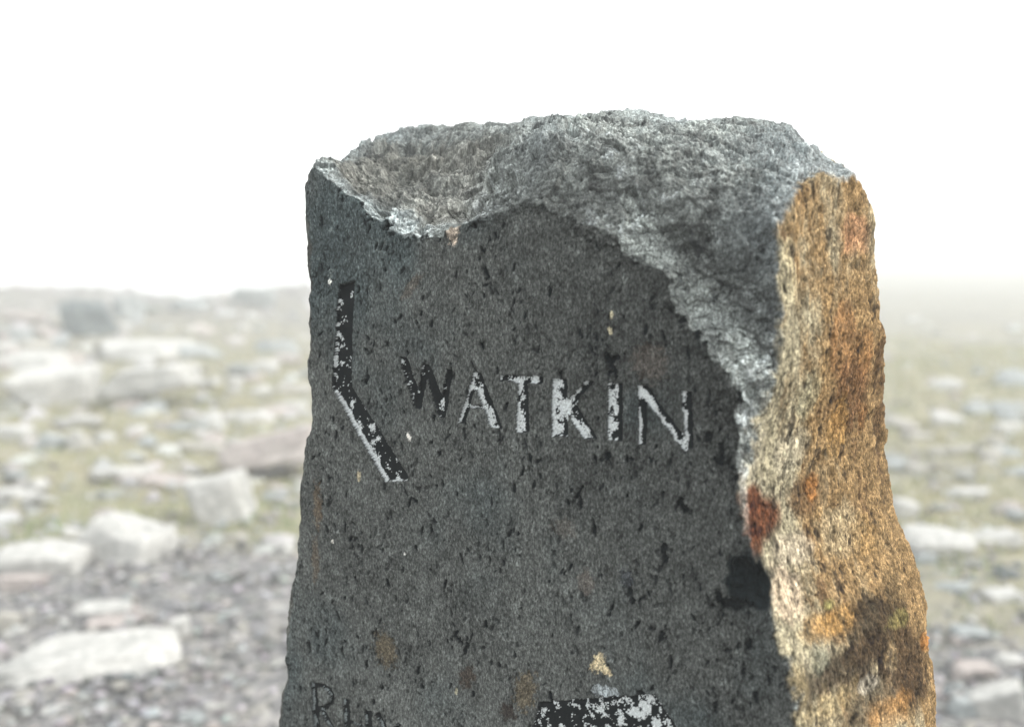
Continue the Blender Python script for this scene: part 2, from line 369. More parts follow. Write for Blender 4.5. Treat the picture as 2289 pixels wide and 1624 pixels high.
# ---- implicit surface
CAVc, _ = side_pt(1676, 1326)
def smax(a, b, k):
    h = np.clip(.5+.5*(a-b)/k, 0, 1); return b+(a-b)*h+k*h*(1-h)
NS = np.array([-SD[1], SD[0]])          # side face normal in plan
if NS[0] < 0: NS = -NS
CHq = curve([(1700,600),(1700,800),(1700,900),(1700,1000),(1700,1080),(1700,1120),(1700,1240),(1700,1290),(1700,1400),(1700,1624)], 0)
CHz, CHc = mk(np.column_stack([np.array([.012,.011,.008,.0055,.003,-.004,-.004,-.001,.001,.0]), CHq[:, 1]]))
def terrace(n, k, sharp=.22):
    h = n*k; f = np.floor(h); return (f+sstep(0, sharp, h-f)-.5)/k
def parts(p):
    u, w, z = p[:, 0], p[:, 1], p[:, 2]
    n1 = tri(VOL, u*230, w*230+7, z*230)            # lumps ~ 5 cm and finer
    fr = w + .0008*n1
    ul = np.interp(z, Lz, Lu); ub = np.interp(z, Bz, Bu); cs = np.interp(z, Cz, Cs)
    below = np.clip(1.0-z, 0, 2)*.05
    left = (ul-u) + .0010*n1 + .0028*tri(VOL, u*75+11, w*75, z*95) + .0005*tri(WHITE, u*140, w*140, z*140) - .05*np.clip(-w, 0, 1) - below
    bev = ((ul-u)*.72 + w*.69) + .0055 + .003*n1
    sd = (u-ub)*NS[0] + w*NS[1] - below
    lump = tri(VOL, u*120+31, w*120, z*62+9)
    tr3 = terrace(tri(VOL, u*150+40, w*150, z*60), 1.5)
    sd = sd + .0022*lump + .0008*n1 + .0012*tr3 + .0012*tri(WHITE, u*170+3, w*170, z*90)
    cham = (u-ub)*.55 + w*.835 + np.interp(z, CHz, CHc) + .0030*tri(WHITE, u*80+3, w*80, z*80) + .0030*n1
    # far right edge, facing away
    s = (u-ub)*SD[0] + w*SD[1]
    rim = (s-cs)*.95 + sd*.3 + .0010*n1 + .0015*tri(VOL, u*60, w*60, z*50+3) + .004
    back = -(w+.24) + .004*lump
    crk = tri(WHITE, u*62, w*62, z*62)
    crk2 = tri(WHITE, u*150+9, w*150, z*150)
    bw = sstep(.34, .20, u)*sstep(.005, .05, u)*sstep(-.004, -.02, w)*sstep(-.13, -.09, w)
    rg = np.abs(tri(VOL, u*170+20, w*130, z*260)); rg = .5-rg
    tp = (z-ztop(u, w))*.72 + .0060*crk*bw + .0012*crk + .0012*crk2 + (.0012+.0016*bw)*rg + .0016*tri(VOL, u*60, w*60+4, z*60) + .0018
    le = u*NL[0]+w*NL[1]+z*NL[2]-DL; wa = u*NW[0]+w*NW[1]+z*NW[2]-DW
    tr1 = terrace(tri(VOL, u*95+20, w*95, z*110), 1.6); tr2 = terrace(tri(VOL, u*270+5, w*270, z*330), 1.5)
    tp = tp + (.0026+.0044*bw)*tr1 + (.0016+.001*bw)*tr2
    t3 = np.minimum(le, wa) + .0045*tri(WHITE, u*36+8, w*36, z*36) + .0034*tr1 + .0017*tr2 + .0028*crk + .0018*crk2 + .0018*lump + .0016*rg
    t3 = np.maximum(t3, cham)
    return fr, left, bev, sd, rim, back, tp, t3
def Fmap(p, det=True):
    fr, left, bev, sd, rim, back, tp, t3 = parts(p)
    if det: fr = fr + bil(DEP, *mi(p))
    a = smax(fr, bev, .003); a = smax(a, left, .004)
    b = smax(sd, rim, .010); c = smax(tp, t3, .006)
    f = smax(a, b, .0035); f = smax(f, c, .003); f = smax(f, back, .01)
    q = p-CAVc; cav = np.sqrt((q[:, 0]/.026)**2+(q[:, 1]/.03)**2+(q[:, 2]/.024)**2)
    cav = (cav-1)*.022 + .004*tri(WHITE, p[:, 0]*190, p[:, 1]*190, p[:, 2]*190) + .007*tri(WHITE, p[:, 0]*75+2, p[:, 1]*75, p[:, 2]*75) + .002*tri(VOL, p[:, 0]*200, p[:, 1]*200, p[:, 2]*200)
    return smax(f, -cav, .002)

# ---- sampling rays
STEP = .0008
WC = -.13; UC0, UC1 = .025, .40; Z0 = 1.43; ZB = .985
def plan_targets():
    T = []
    def seg(a, b, st):
        a, b = np.array(a, float), np.array(b, float); n = max(1, int(np.linalg.norm(b-a)/st)); T.extend(a+(b-a)*i/n for i in range(n))
    ubm = .47
    return seg, T, ubm
def columns(end):
    """plan directions around one end of the core, from front (0,1) round to back (0,-1)"""
    seg, T, ubm = plan_targets()
    if end == 'R':
        seg((UC1, 0), (ubm, 0), STEP); seg((ubm, 0), (ubm+SD[0]*.21, SD[1]*.21), STEP); seg((ubm+SD[0]*.21, SD[1]*.21), (ubm, -.25), .003); seg((ubm, -.25), (UC1, -.25), .006)
        O = np.array([UC1, WC]); T.append(np.array([UC1, -.25]))
    else:
        seg((UC0, -.25), (0, -.25), .006); seg((0, -.25), (-.01, -.03), .0025); seg((-.01, -.03), (0, 0), STEP); seg((0, 0), (UC0, 0), STEP)
        O = np.array([UC0, WC]); T.append(np.array([UC0, 0]))
    D = np.array(T)-O; D /= np.linalg.norm(D, axis=1)[:, None]
    return np.repeat(O[None], len(D), 0), D
zr = list(np.arange(ZB, Z0, STEP)); zl = []; z = ZB; st = STEP
while z > -.12: st = min(st*1.25, .03); z -= st; zl.append(z)
zrows = np.array(zl[::-1]+zr)
ph = [0.0]
while ph[-1] < math.pi/2:
    t = ph[-1]; # spacing from distance to surface ~ .13/cos until the top, ~.2 above
    d = min(.13/max(math.cos(t), .3), .21); ph.append(t+STEP/d*(1.15 if t < 1.2 else 1.3)*max(math.cos(t), .55))
ph = np.array(ph[:-1]+[math.pi/2])
print('rows', len(zrows), len(ph))
def trace(O, D):
    t = np.full(len(O), .9, np.float64); 
    for i in range(25):
        p = O+D*t[:, None]; f = Fmap(p, i > 11); t -= np.clip(f, -.02, .3)*(.95 if i < 11 else (.7 if i < 18 else .45))
        t = np.maximum(t, .01)
    return O+D*t[:, None]
grids = []
def rows_dirs(Ocol, Dcol, ph_all, zrow, zback=None):
    n = len(Ocol); Os = []; Ds = []
    for z in zrow:
        Os.append(np.column_stack([Ocol, np.full(n, z)])); Ds.append(np.column_stack([Dcol, np.zeros(n)]))
    for a in ph_all:
        Os.append(np.column_stack([Ocol, np.full(n, Z0)])); Ds.append(np.column_stack([Dcol*math.cos(a), np.full(n, math.sin(a))]))
    if zback is not None:
        for z in zback:
            Os.append(np.column_stack([Ocol, np.full(n, z)])); Ds.append(np.column_stack([-Dcol, np.zeros(n)]))
    return np.array(Os), np.array(Ds)
verts = []; quads = []; base = 0
for part in ('L', 'M', 'R'):
    if part == 'M':
        um = np.linspace(UC0, UC1, int((UC1-UC0)/STEP)+1); Oc = np.column_stack([um, np.full(len(um), WC)]); Dc = np.tile([0., 1.], (len(um), 1))
        pa = np.concatenate([ph, np.pi/2+np.arange(1, 90)*.004, np.linspace(np.pi/2+.38, np.pi, 24)])
        O, D = rows_dirs(Oc, Dc, pa, zrows, np.arange(Z0-.02, -.13, -.03))
    else:
        Oc, Dc = columns(part); O, D = rows_dirs(Oc, Dc, ph, zrows)
    R, C = O.shape[:2]; p = trace(O.reshape(-1, 3), D.reshape(-1, 3))
    idx = base+np.arange(R*C).reshape(R, C)
    q = np.stack([idx[:-1, :-1], idx[:-1, 1:], idx[1:, 1:], idx[1:, :-1]], -1).reshape(-1, 4)
    verts.append(p); quads.append(q); base += R*C
V = np.concatenate(verts); Q = np.concatenate(quads)
print('stone verts', len(V), 'quads', len(Q))

# ---- colours on the stone
fr, left, bev, sd, rim, back, tp, t3 = parts(V)
mu, mz = mi(V)
edgeN = tri(VOLF, V[:, 0]*300, V[:, 1]*300, V[:, 2]*300)
fr2 = fr + bil(DEP, mu, mz)
others = np.maximum.reduce([left, bev, tp, t3, sd])
wfront = sstep(-.0022, -.0006, fr2 - others + .0005*edgeN)
sidef = np.maximum(sd, rim)
wside = sstep(-.0055, .0025, sidef - np.maximum.reduce([fr2, tp, t3]) + .0022*edgeN + .0022*tri(VOL, V[:, 0]*200, V[:, 1]*200, V[:, 2]*160)) * (1-sstep(-.001, .001, left-sidef))
g1 = tri(VOLF, V[:, 0]*900, V[:, 1]*900, V[:, 2]*620)      # ~1-3 mm grain
g2 = tri(VOL, V[:, 0]*260, V[:, 1]*260, V[:, 2]*200)
g3 = tri(VOL, V[:, 0]*70+5, V[:, 1]*70, V[:, 2]*60)
fine = tri(WHITE, V[:, 0]*1000, V[:, 1]*1000, V[:, 2]*520)
dark = bil(DARK, mu, mz)
def C(*c): return np.array(c)[None]
warm = sstep(-.9, 1.3, g3)[:, None]
cf = (C(.056, .070, .071)*(1-warm)+C(.069, .073, .069)*warm)*(1+.17*np.clip(g1, -2, 2.5)+.50*fine+.07*g2)[:, None]
cf *= (1+.20*np.clip(tri(VOL, V[:, 0]*24+9, V[:, 1]*24, V[:, 2]*20), -1.5, 1.5)+.10*np.clip(g3, -1.5, 1.5))[:, None]*(.94-.10*sstep(.2, .42, V[:, 0]))[:, None]
cf = np.maximum(cf, .010)
fib = sstep(1.5, 2.4, g1+fine*.6)[:, None]; cf = cf*(1-fib*.4)+C(.19, .21, .20)*fib*.4
cf = cf*(1-dark[:, None])+C(.006, .008, .009)*dark[:, None]
im = bil(INCM, mu, mz)[:, None]; ii = np.clip(mu.astype(int), 0, MS[0]-1); jj = np.clip(mz.astype(int), 0, MS[1]-1)
cf = cf*(1-im)+INCC[ii, jj]*im
# broken faces
rid = 1-np.abs(np.clip(g1*.6+g2*.5, -2, 2))
cbk = C(.168, .190, .190)*(1+.16*np.clip(g1, -2, 2.5)+.12*g2+.12*fine)[:, None]
cbk = cbk*(1-warm*.5)+cbk*C(1.06, .98, .86)*warm*.5
fl = (sstep(.9, 2.0, g1*.7+g2*.6+fine*.5))[:, None]; cbk = cbk*(1-fl*.65)+C(.50, .54, .54)*fl*.65
ledge0 = sstep(-.004, .003, (V[:, 0]*NW[0]+V[:, 1]*NW[1]+V[:, 2]*NW[2]-DW)-(V[:, 0]*NL[0]+V[:, 1]*NL[1]+V[:, 2]*NL[2]-DL))*sstep(-.004, .001, t3-np.maximum(tp, fr2))
crown = sstep(-.05, -.09, V[:, 1])*sstep(.14, .22, V[:, 0])*sstep(.50, .40, V[:, 0]); cbk *= (1+.45*crown*sstep(-1, .8, g3))[:, None]  # crown paler: grazing sky sheen painted into the albedo
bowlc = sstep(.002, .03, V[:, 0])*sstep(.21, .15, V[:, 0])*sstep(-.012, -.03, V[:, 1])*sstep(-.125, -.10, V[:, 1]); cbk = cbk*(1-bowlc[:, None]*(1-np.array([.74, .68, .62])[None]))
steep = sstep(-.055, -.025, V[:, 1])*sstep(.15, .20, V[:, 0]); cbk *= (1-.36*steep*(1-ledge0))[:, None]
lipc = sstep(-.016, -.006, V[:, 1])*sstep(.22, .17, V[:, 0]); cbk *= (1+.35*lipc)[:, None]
dk = sstep(.9, 1.9, -g1*.8-g2*.6)[:, None]; cbk = cbk*(1-dk*.7)+C(.018, .022, .023)*dk*.7
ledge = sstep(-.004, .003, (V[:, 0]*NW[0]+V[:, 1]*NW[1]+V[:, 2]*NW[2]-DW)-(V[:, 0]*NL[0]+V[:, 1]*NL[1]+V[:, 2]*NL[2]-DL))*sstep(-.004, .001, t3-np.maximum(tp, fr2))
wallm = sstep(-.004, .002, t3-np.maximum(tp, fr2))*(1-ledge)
cbk *= (1+.22*ledge*sstep(.17, .27, V[:, 0])-.18*wallm)[:, None]  # lit upward ledge and shaded wall painted into the tint
cbk = np.maximum(cbk, .02)
# ochre side
st1 = tri(VOL, V[:, 0]*210, V[:, 1]*210+3, V[:, 2]*75); st2 = tri(VOLF, V[:, 0]*600, V[:, 1]*600, V[:, 2]*260)
st3 = tri(VOL, V[:, 0]*90+50, V[:, 1]*90, V[:, 2]*45+3)
sdist = (V[:, 0]-np.interp(V[:, 2], Bz, Bu))*SD[0]+V[:, 1]*SD[1]
m1 = sstep(-.6, 1.4, st1*.6+st3*.6+.25*st2+2.2*(sdist-.10)/.2)[:, None]
cs_ = C(.33, .29, .195)*(1-m1)+C(.26, .170, .080)*m1
pale = sstep(.3, 1.8, -st3*.8+.6*st2-6*(sdist-.08))[:, None]; cs_ = cs_*(1-pale*.6)+C(.40, .36, .27)*pale*.6
br = sstep(.7, 1.8, st1*.7+st2*.7+3*(sdist-.1))[:, None]; cs_ = cs_*(1-br*.75)+C(.085, .048, .024)*br*.75
def blob(px, py, rs, rz_, cc, amt, nz=.5):
    global cs_
    c, s = side_pt(px, py); s_ = ((V[:, 0]-c[0])*SD[0]+(V[:, 1]-c[1])*SD[1]); k = .9/2225
    r = np.sqrt((s_/(rs*k*1.9))**2+((V[:, 2]-c[2])/(rz_*k))**2) + nz*(.35*g2+.25*st2)
    m = ((1-sstep(.55, 1.1, r))*amt)[:, None]; cs_ = cs_*(1-m)+np.array(cc)[None]*(1+.3*st2+.2*fine)[:, None]*m
for a in [(1905,520,40,55,(.42,.22,.12),.6),(1880,760,30,70,(.30,.15,.06),.6),(1930,800,16,60,(.26,.13,.05),.6),(1895,890,45,75,(.13,.065,.03),.8),(1860,950,20,60,(.34,.20,.07),.6),(1925,930,22,55,(.22,.10,.035),.7),
          (1800,1105,40,45,(.13,.075,.035),.85),(1815,1090,14,34,(.24,.11,.035),.8),(1800,880,26,60,(.34,.33,.22),.4),(1760,1010,30,55,(.45,.40,.29),.6),
          (1770,1230,45,40,(.50,.42,.31),.6),(1880,1170,60,60,(.46,.38,.24),.5),(1925,1190,30,90,(.30,.19,.08),.6),(1865,1390,60,32,(.34,.19,.06),.7),(1760,1320,34,60,(.54,.42,.30),.7),(1960,1400,75,80,(.035,.024,.014),.9),(1990,1310,30,60,(.10,.07,.035),.6),
          (1890,1500,110,50,(.038,.026,.016),.85),(1930,1450,45,30,(.06,.04,.022),.7),(2030,1490,60,120,(.05,.032,.018),.85),(2070,1430,20,30,(.45,.20,.06),.8),(1960,1570,120,70,(.07,.045,.025),.7),(1835,1480,18,30,(.10,.11,.08),.5),(1850,1350,14,16,(.18,.17,.06),.6),
          (2000,1385,30,22,(.26,.22,.08),.5),(1870,1575,50,50,(.34,.25,.12),.5),(1945,1530,22,22,(.5,.45,.36),.55),(1770,1560,34,60,(.42,.33,.18),.5),(1985,1600,60,50,(.40,.21,.07),.55),(1760,600,20,80,(.44,.38,.24),.5),
          (1700,1160,46,52,(.135,.048,.022),.97,.10),(1680,1120,26,40,(.135,.048,.022),.97,.10),(1680,1215,26,40,(.12,.04,.018),.9,.15)]:
    blob(*a)
sdk = sstep(1.1, 1.9, tri(VOLF, V[:, 0]*520+7, V[:, 1]*520, V[:, 2]*230))[:, None]; cs_ = cs_*(1-sdk*.8)+C(.03, .022, .016)*sdk*.8
cs_ = cs_*.92*(1+.28*np.clip(g1, -2, 2)+.3*fine)[:, None]; cs_ = np.clip(cs_, .012, .65)
# left bevel: brownish rough
wl = sstep(-.001, .002, np.maximum(left, bev)-fr2)[:, None]
cl = C(.060, .060, .054)*(1+.42*np.clip(g1, -2, 2)+.3*g2+.2*fine)[:, None]; cl = np.maximum(cl, .009)
bsoft = sstep(.14, .22, V[:, 0])*.010
brk = sstep(-.002-bsoft, .001, np.maximum(tp, t3)-np.maximum(fr2, np.maximum(left, bev))+.0012*g2*(1+bsoft*250))[:, None]
wf, ws = wfront[:, None], wside[:, None]
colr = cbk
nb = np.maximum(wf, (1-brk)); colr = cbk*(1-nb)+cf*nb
wl = wl*(1-brk); colr = colr*(1-wl)+cl*wl
colr = colr*(1-ws)+cs_*ws
# soft stone near the upper middle of the front edge stays grey on ochre: pale bruised rim between the faces
rimm = (sstep(-.005, 0, -np.abs(fr2-sd)+.0008*g2)*sstep(-.006, -.001, np.maximum(fr2, sd))*sstep(on_w(1700, 1240, 0)[1], on_w(1700, 1080, 0)[1], V[:, 2]))[:, None]*.6
rn = sstep(-.4, .9, g2+g3)[:, None]*rimm
colr = colr*(1-rn)+C(.40, .38, .33)*(1+.25*np.clip(g1, -2, 2))[:, None]*rn
# cavity: its deep shade put into the colour
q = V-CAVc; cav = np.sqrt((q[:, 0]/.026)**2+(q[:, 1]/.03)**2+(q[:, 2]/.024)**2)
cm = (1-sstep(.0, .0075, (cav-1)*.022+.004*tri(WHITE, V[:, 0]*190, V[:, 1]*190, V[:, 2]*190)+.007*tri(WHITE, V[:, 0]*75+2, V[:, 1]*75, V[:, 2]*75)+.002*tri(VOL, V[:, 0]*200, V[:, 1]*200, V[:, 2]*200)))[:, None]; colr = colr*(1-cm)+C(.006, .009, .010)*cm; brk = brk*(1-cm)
def plates(P, cell, seed, aniso=(1, 1, 1)):
    q = P/cell*np.array(aniso)[None]; q = q + .35*np.stack([tri(VOL, q[:, 0]*2.1, q[:, 1]*2.1, q[:, 2]*2.1+k*13) for k in range(3)], -1)*.5
    qi = np.floor(q).astype(np.int64); best = np.full(len(q), 9.); sec = np.full(len(q), 9.); h = np.zeros(len(q)); cid = np.zeros(len(q))
    def rnd(c, k):
        x = (c[:, 0]*73856093 ^ c[:, 1]*19349663 ^ c[:, 2]*83492791 ^ (seed*7+k)*2654435761) & 0x7fffffff
        x = (x*1103515245+12345) & 0x7fffffff; x ^= x >> 13; x = (x*1274126177) & 0x7fffffff; return (x >> 7)/float(0x7fffffff >> 7)
    for dx in (-1, 0, 1):
        for dy in (-1, 0, 1):
            for dz in (-1, 0, 1):
                c = qi+np.array([dx, dy, dz]); ctr = c+np.stack([rnd(c, 0), rnd(c, 1), rnd(c, 2)], -1)
                d = q-ctr; dd_ = (d*d).sum(1); m = dd_ < best
                t = np.stack([rnd(c, 3), rnd(c, 4), rnd(c, 5)], -1)*2-1
                hh_ = (d*t).sum(1)+.35*(rnd(c, 6)*2-1)
                h = np.where(m, hh_, h); cid = np.where(m, rnd(c, 7), cid); sec = np.where(m, best, np.minimum(sec, dd_)); best = np.where(m, dd_, best)
    return h, cid, 1-sstep(.0, .11, np.sqrt(sec)-np.sqrt(best))
bidx = np.nonzero(brk[:, 0]*(1-wside) > .02)[0]; bm_ = (brk[:, 0]*(1-wside))[bidx]
hA, iA, eA = plates(V[bidx], .027, 1, (1, 1, 1.5)); hB, iB, eB = plates(V[bidx], .011, 2, (1, 1, 1.4)); hC, iC, eC = plates(V[bidx], .0045, 3)
edge_f = sstep(0, .02, -V[bidx][:, 1]); bowlm = sstep(.36, .26, V[bidx][:, 0])
sil = .35+.65*sstep(-.155, -.10, V[bidx][:, 1]); gate = sstep(-.6, .8, g3[bidx]+.5*g2[bidx])
PR = np.zeros(len(V)); PR[bidx] = bm_*sil*(.0075*hA*(.3+.7*edge_f)*(.55+.45*bowlm)+.0030*hB+.0011*hC)
colr[bidx] *= (1+bm_*(.34*(iA-.5)+.40*(iB-.5)+.45*(iC-.5)))[:, None]
colr[bidx] *= (1-bm_*gate*np.maximum(.45*eA, .40*eB))[:, None]
sidx = np.nonzero(wside > .05)[0]
hD, iD, eD = plates(V[sidx], .012, 4, (1, 1, .4)); hE, iE, eE = plates(V[sidx], .0042, 5, (1, 1, .5))
PR[sidx] += wside[sidx]*(.0011*hD+.0006*hE); colr[sidx] *= (1+wside[sidx]*(.18*(iD-.5)+.40*(iE-.5)))[:, None]
colr[sidx] *= (1-.35*wside[sidx]*eD*sstep(0, 1.2, g3[sidx]+.6*g2[sidx]))[:, None]
# grain relief at the end
amp = (.00018*wfront + .0006*(1-wfront))
bro = brk[:, 0]
relief = amp*(g1*.5+fine*.35) + bro*.0003*g1
idL = LID[ii, jj]
relief = np.where((idL > 0) & (wfront > .5), 0.15*relief, relief) + PR
ctr = np.column_stack([np.clip(V[:, 0], UC0, UC1), np.full(len(V), WC), np.minimum(V[:, 2], Z0)])
dd = V-ctr; dd /= np.maximum(np.linalg.norm(dd, axis=1), 1e-6)[:, None]
front_n = np.zeros_like(dd); front_n[:, 1] = 1
dirn = front_n*wf + dd*(1-wf)
V2 = V+dirn*relief[:, None]
Wd = np.column_stack([A0[0]+V2[:, 0]*eu[0]+V2[:, 1]*nn[0], A0[1]+V2[:, 0]*eu[1]+V2[:, 1]*nn[1], V2[:, 2]])

# ---- split into body and carvings
Q = Q[:, ::-1] if False else Q
cen = V[Q].mean(1)
cu, cz = mi(cen); ci = np.clip(np.round(cu).astype(int), 0, MS[0]-1); cj = np.clip(np.round(cz).astype(int), 0, MS[1]-1)
okf = (cen[:, 1] > -.02) & (cu > 0) & (cu < MS[0]-1) & (cz > 0) & (cz < MS[1]-1) & (wfront[Q[:, 0]] > .3)
fid = np.where(okf, LID[ci, cj], 0)
P0, P1_, P3_ = Wd[Q[0, 0]], Wd[Q[0, 1]], Wd[Q[0, 3]]
nrm = np.cross(Wd[Q[:, 1]]-Wd[Q[:, 0]], Wd[Q[:, 3]]-Wd[Q[:, 0]])
ctw = np.array([A0[0]+.23*eu[0]-.12*nn[0], A0[1]+.23*eu[1]-.12*nn[1]])
outw = (nrm[:, :2]*(Wd[Q[:, 0]][:, :2]-ctw)).sum(1)
if np.median(outw[::97]) < 0: Q = Q[:, ::-1]
root = bpy.data.objects.new('standing_stone', None); col.objects.link(root)
root.location = (float(ctw[0]), float(ctw[1]), 0); bpy.context.view_layer.update()
tag(root, 'tall grey standing stone with ochre side, carved chevron and the word WATKIN', 'standing stone')
def sub(name, mask, mat):
    q = Q[mask]; ids, inv = np.unique(q, return_inverse=True)
    return mesh_from(name, Wd[ids]-np.array([ctw[0], ctw[1], 0]), inv.reshape(q.shape), mat, True, CL[ids], root)
gloss = .10+.75*brk*(1-ws)*(1-wf)
CL = np.column_stack([colr, gloss]).astype(np.float32)
sub('stone_body', fid == 0, M_stone)
pcol = PAINT_SHADE[ii, jj]; isp = (idL > 0)
CL = np.column_stack([np.where(isp[:, None], np.maximum(pcol, .006), np.array([.02, .023, .024])), np.full(len(pcol), .25)]).astype(np.float32)
for k, (nm, lab, *_r) in enumerate(LET, 1):
    if (fid == k).sum() > 10:
        o = sub(nm, fid == k, M_paint); o['label'] = lab
del Q, V, V2, colr
print('stone built')

# ================================================================== GROUND
def terr(x, y):
    x = np.asarray(x, float); y = np.asarray(y, float)
    h = .03*np.sin(x*1.7+1)*np.sin(y*1.1)+.04*np.sin(x*.6+y*.45)+.02*np.sin(x*3.1-y*2.3)
    h = h*sstep(1.5, 5, np.hypot(x, y))
    m = sstep(-1.0, -4.5, x)*sstep(7, 17, y)
    h = h + .62*m*(1-sstep(19, 34, y)*1.3) + .10*np.sin(x*1.3+.5)*m*sstep(10, 15, y)
    left_ = sstep(-.03, -.12, x/np.maximum(y, 1))
    return h - .02 - 12*left_*sstep(18.5, 62, y)
def at(px, py):
    d = ray(px, py)
    t = np.concatenate([np.arange(1.5, 12, .01), np.arange(12, 60, .05)]); P = CAM[None]+d[None]*t[:, None]
    g = P[:, 2]-terr(P[:, 0], P[:, 1]); k = np.nonzero(g < 0)[0]
    k = k[0] if len(k) else len(t)-1
    return P[k]
def grass_mask(x, y):
    n = np.sin(x*.9+1.3*np.sin(y*.8))+np.sin(y*1.35+x*.5+2)*.8+.5*np.sin(x*2.7+y*1.9)
    g = sstep(-.6, .7, .85*n+(y-4.45-.1*sstep(0, 3, x))*1.25)*(1-.35*sstep(.9, 1.5, n))
    g = g*(1-.6*sstep(8, 22, y))
    m = sstep(-1.0, -4.5, x)*sstep(7, 17, y)
    return g*(1-.75*m)

m, t, b = new_mat('stony_ground')
tc = N(t, 'ShaderNodeTexCoord'); V_ = tc.outputs['Object']
at_ = N(t, 'ShaderNodeAttribute', attribute_name='tint')
vo = N(t, 'ShaderNodeTexVoronoi'); vo.inputs['Scale'].default_value = 28; t.links.new(V_, vo.inputs['Vector'])
vr = ramp(t, vo.outputs['Color'], [(.0, (.095, .098, .104)), (.55, (.19, .186, .188)), (.9, (.36, .345, .325))])
n1 = noise(t, 9, 6, .6, V_); n2 = noise(t, 45, 5, .6, V_)
gr = ramp(t, n1.outputs['Fac'], [(.3, (.18, .175, .10)), (.5, (.30, .27, .18)), (.7, (.40, .355, .265))])
g2c = mixc(t, .5, gr.outputs[0], ramp(t, n2.outputs['Fac'], [(.35, (.17, .18, .115)), (.65, (.40, .375, .29))]).outputs[0])
sep = N(t, 'ShaderNodeSeparateColor'); t.links.new(at_.outputs['Color'], sep.inputs[0])
mfac = N(t, 'ShaderNodeMath', operation='ADD', use_clamp=True); 
mm = N(t, 'ShaderNodeMath', operation='MULTIPLY_ADD'); t.links.new(n1.outputs['Fac'], mm.inputs[0]); mm.inputs[1].default_value = 1.6; mm.inputs[2].default_value = -.8
t.links.new(sep.outputs[0], mfac.inputs[0]); t.links.new(mm.outputs[0], mfac.inputs[1])
cg = mixc(t, mfac.outputs[0], vr.outputs[0], g2c)
t.links.new(cg, b.inputs['Base Color']); b.inputs['Roughness'].default_value = .95; b.inputs['Specular IOR Level'].default_value = .15
bump(t, b, n2.outputs['Fac'], .8, .02)
M_ground = m
def grid_axis(a, b, n, far):
    c = np.linspace(a, b, n); g = []; s = (b-a)/n; x = b
    while x < far: s *= 1.25; x += s; g.append(x)
    lo = []; s = (b-a)/n; x = a
    while x > -far: s *= 1.25; x -= s; lo.append(x)
    return np.array(lo[::-1]+list(c)+g)
gx = grid_axis(-14, 14, 260, 420); gy = grid_axis(-2, 34, 300, 420)
X, Y = np.meshgrid(gx, gy, indexing='ij')
Zt = terr(X, Y)+.012*np.random.default_rng(2).standard_normal(X.shape)*(np.abs(X) < 15)
co = np.column_stack([X.ravel(), Y.ravel(), Zt.ravel()]); nx_, ny_ = X.shape; idx = np.arange(nx_*ny_).reshape(nx_, ny_)
qf = np.stack([idx[:-1, :-1], idx[1:, :-1], idx[1:, 1:], idx[:-1, 1:]], -1).reshape(-1, 4)
gm = grass_mask(co[:, 0], co[:, 1]); gc = np.column_stack([gm, gm, gm])
tag(mesh_from('ground', co, qf, M_ground, True, gc), kind='structure')

# ================================================================== ROCKS
def rock_material(name, c1, c2, c3_, lichen=.35):
    m, t, b = new_mat(name); tc = N(t, 'ShaderNodeTexCoord'); v = tc.outputs['Object']
    n = noise(t, 6, 8, .65, v, .4); n2 = noise(t, 30, 6, .6, v)
    r = ramp(t, n.outputs['Fac'], [(.32, c1), (.5, c2), (.68, c3_)])
    r2 = ramp(t, n2.outputs['Fac'], [(.3, .7), (.7, 1.25)])
    c = mixc(t, 1, r.outputs[0], r2.outputs[0], 'MULTIPLY')
    t.links.new(c, b.inputs['Base Color']); b.inputs['Roughness'].default_value = .85; b.inputs['Specular IOR Level'].default_value = .25
    bump(t, b, n2.outputs['Fac'], .6, .015); return m
MR_ = {'pale': rock_material('pale_rock', (.33, .33, .315), (.45, .445, .425), (.54, .53, .50)),
       'grey': rock_material('grey_rock', (.20, .22, .22), (.31, .33, .33), (.42, .43, .42)),
       'pink': rock_material('pinkish_rock', (.29, .25, .24), (.39, .35, .33), (.48, .44, .41)),
       'beige': rock_material('beige_rock', (.26, .245, .21), (.36, .345, .31), (.45, .435, .40)),
       'dark': rock_material('dark_rock', (.07, .085, .09), (.12, .14, .145), (.2, .22, .22))}
import bmesh
bm = bmesh.new(); bmesh.ops.create_icosphere(bm, subdivisions=4, radius=1)
IV4 = np.array([v.co[:] for v in bm.verts]); IF4 = np.array([[v.index for v in f.verts] for f in bm.faces]); bm.free()
bm = bmesh.new(); bmesh.ops.create_icosphere(bm, subdivisions=2, radius=1)
IV2 = np.array([v.co[:] for v in bm.verts]); IF2 = np.array([[v.index for v in f.verts] for f in bm.faces]); bm.free()
def rock_shape(seed, fine=True, box=True):
    r = np.random.default_rng(seed); Vn = (IV4 if fine else IV2)
    Vn = Vn/np.linalg.norm(Vn, axis=1)[:, None]
    ns = r.standard_normal((11, 3)); ns /= np.linalg.norm(ns, axis=1)[:, None]; ds = r.uniform(.68, 1.0, 11)
    if box:
        ax = np.vstack([np.eye(3), -np.eye(3)])+r.normal(0, .16, (6, 3)); ax /= np.linalg.norm(ax, axis=1)[:, None]
        ns = np.vstack([ns[:7], ax]); ds = np.concatenate([ds[:7]+.15, r.uniform(.66, .8, 6)])
    dn = Vn@ns.T; tt = np.where(dn > .05, ds/np.maximum(dn, .05), 9).min(1)
    p = Vn*tt[:, None]
    nz = tri(VOL, p[:, 0]*13+seed, p[:, 1]*13, p[:, 2]*13)*.035 + tri(WHITE, p[:, 0]*6+seed, p[:, 1]*6, p[:, 2]*6)*.05
    p = p*(1+nz)[:, None]
    return p/np.abs(p).max(0)
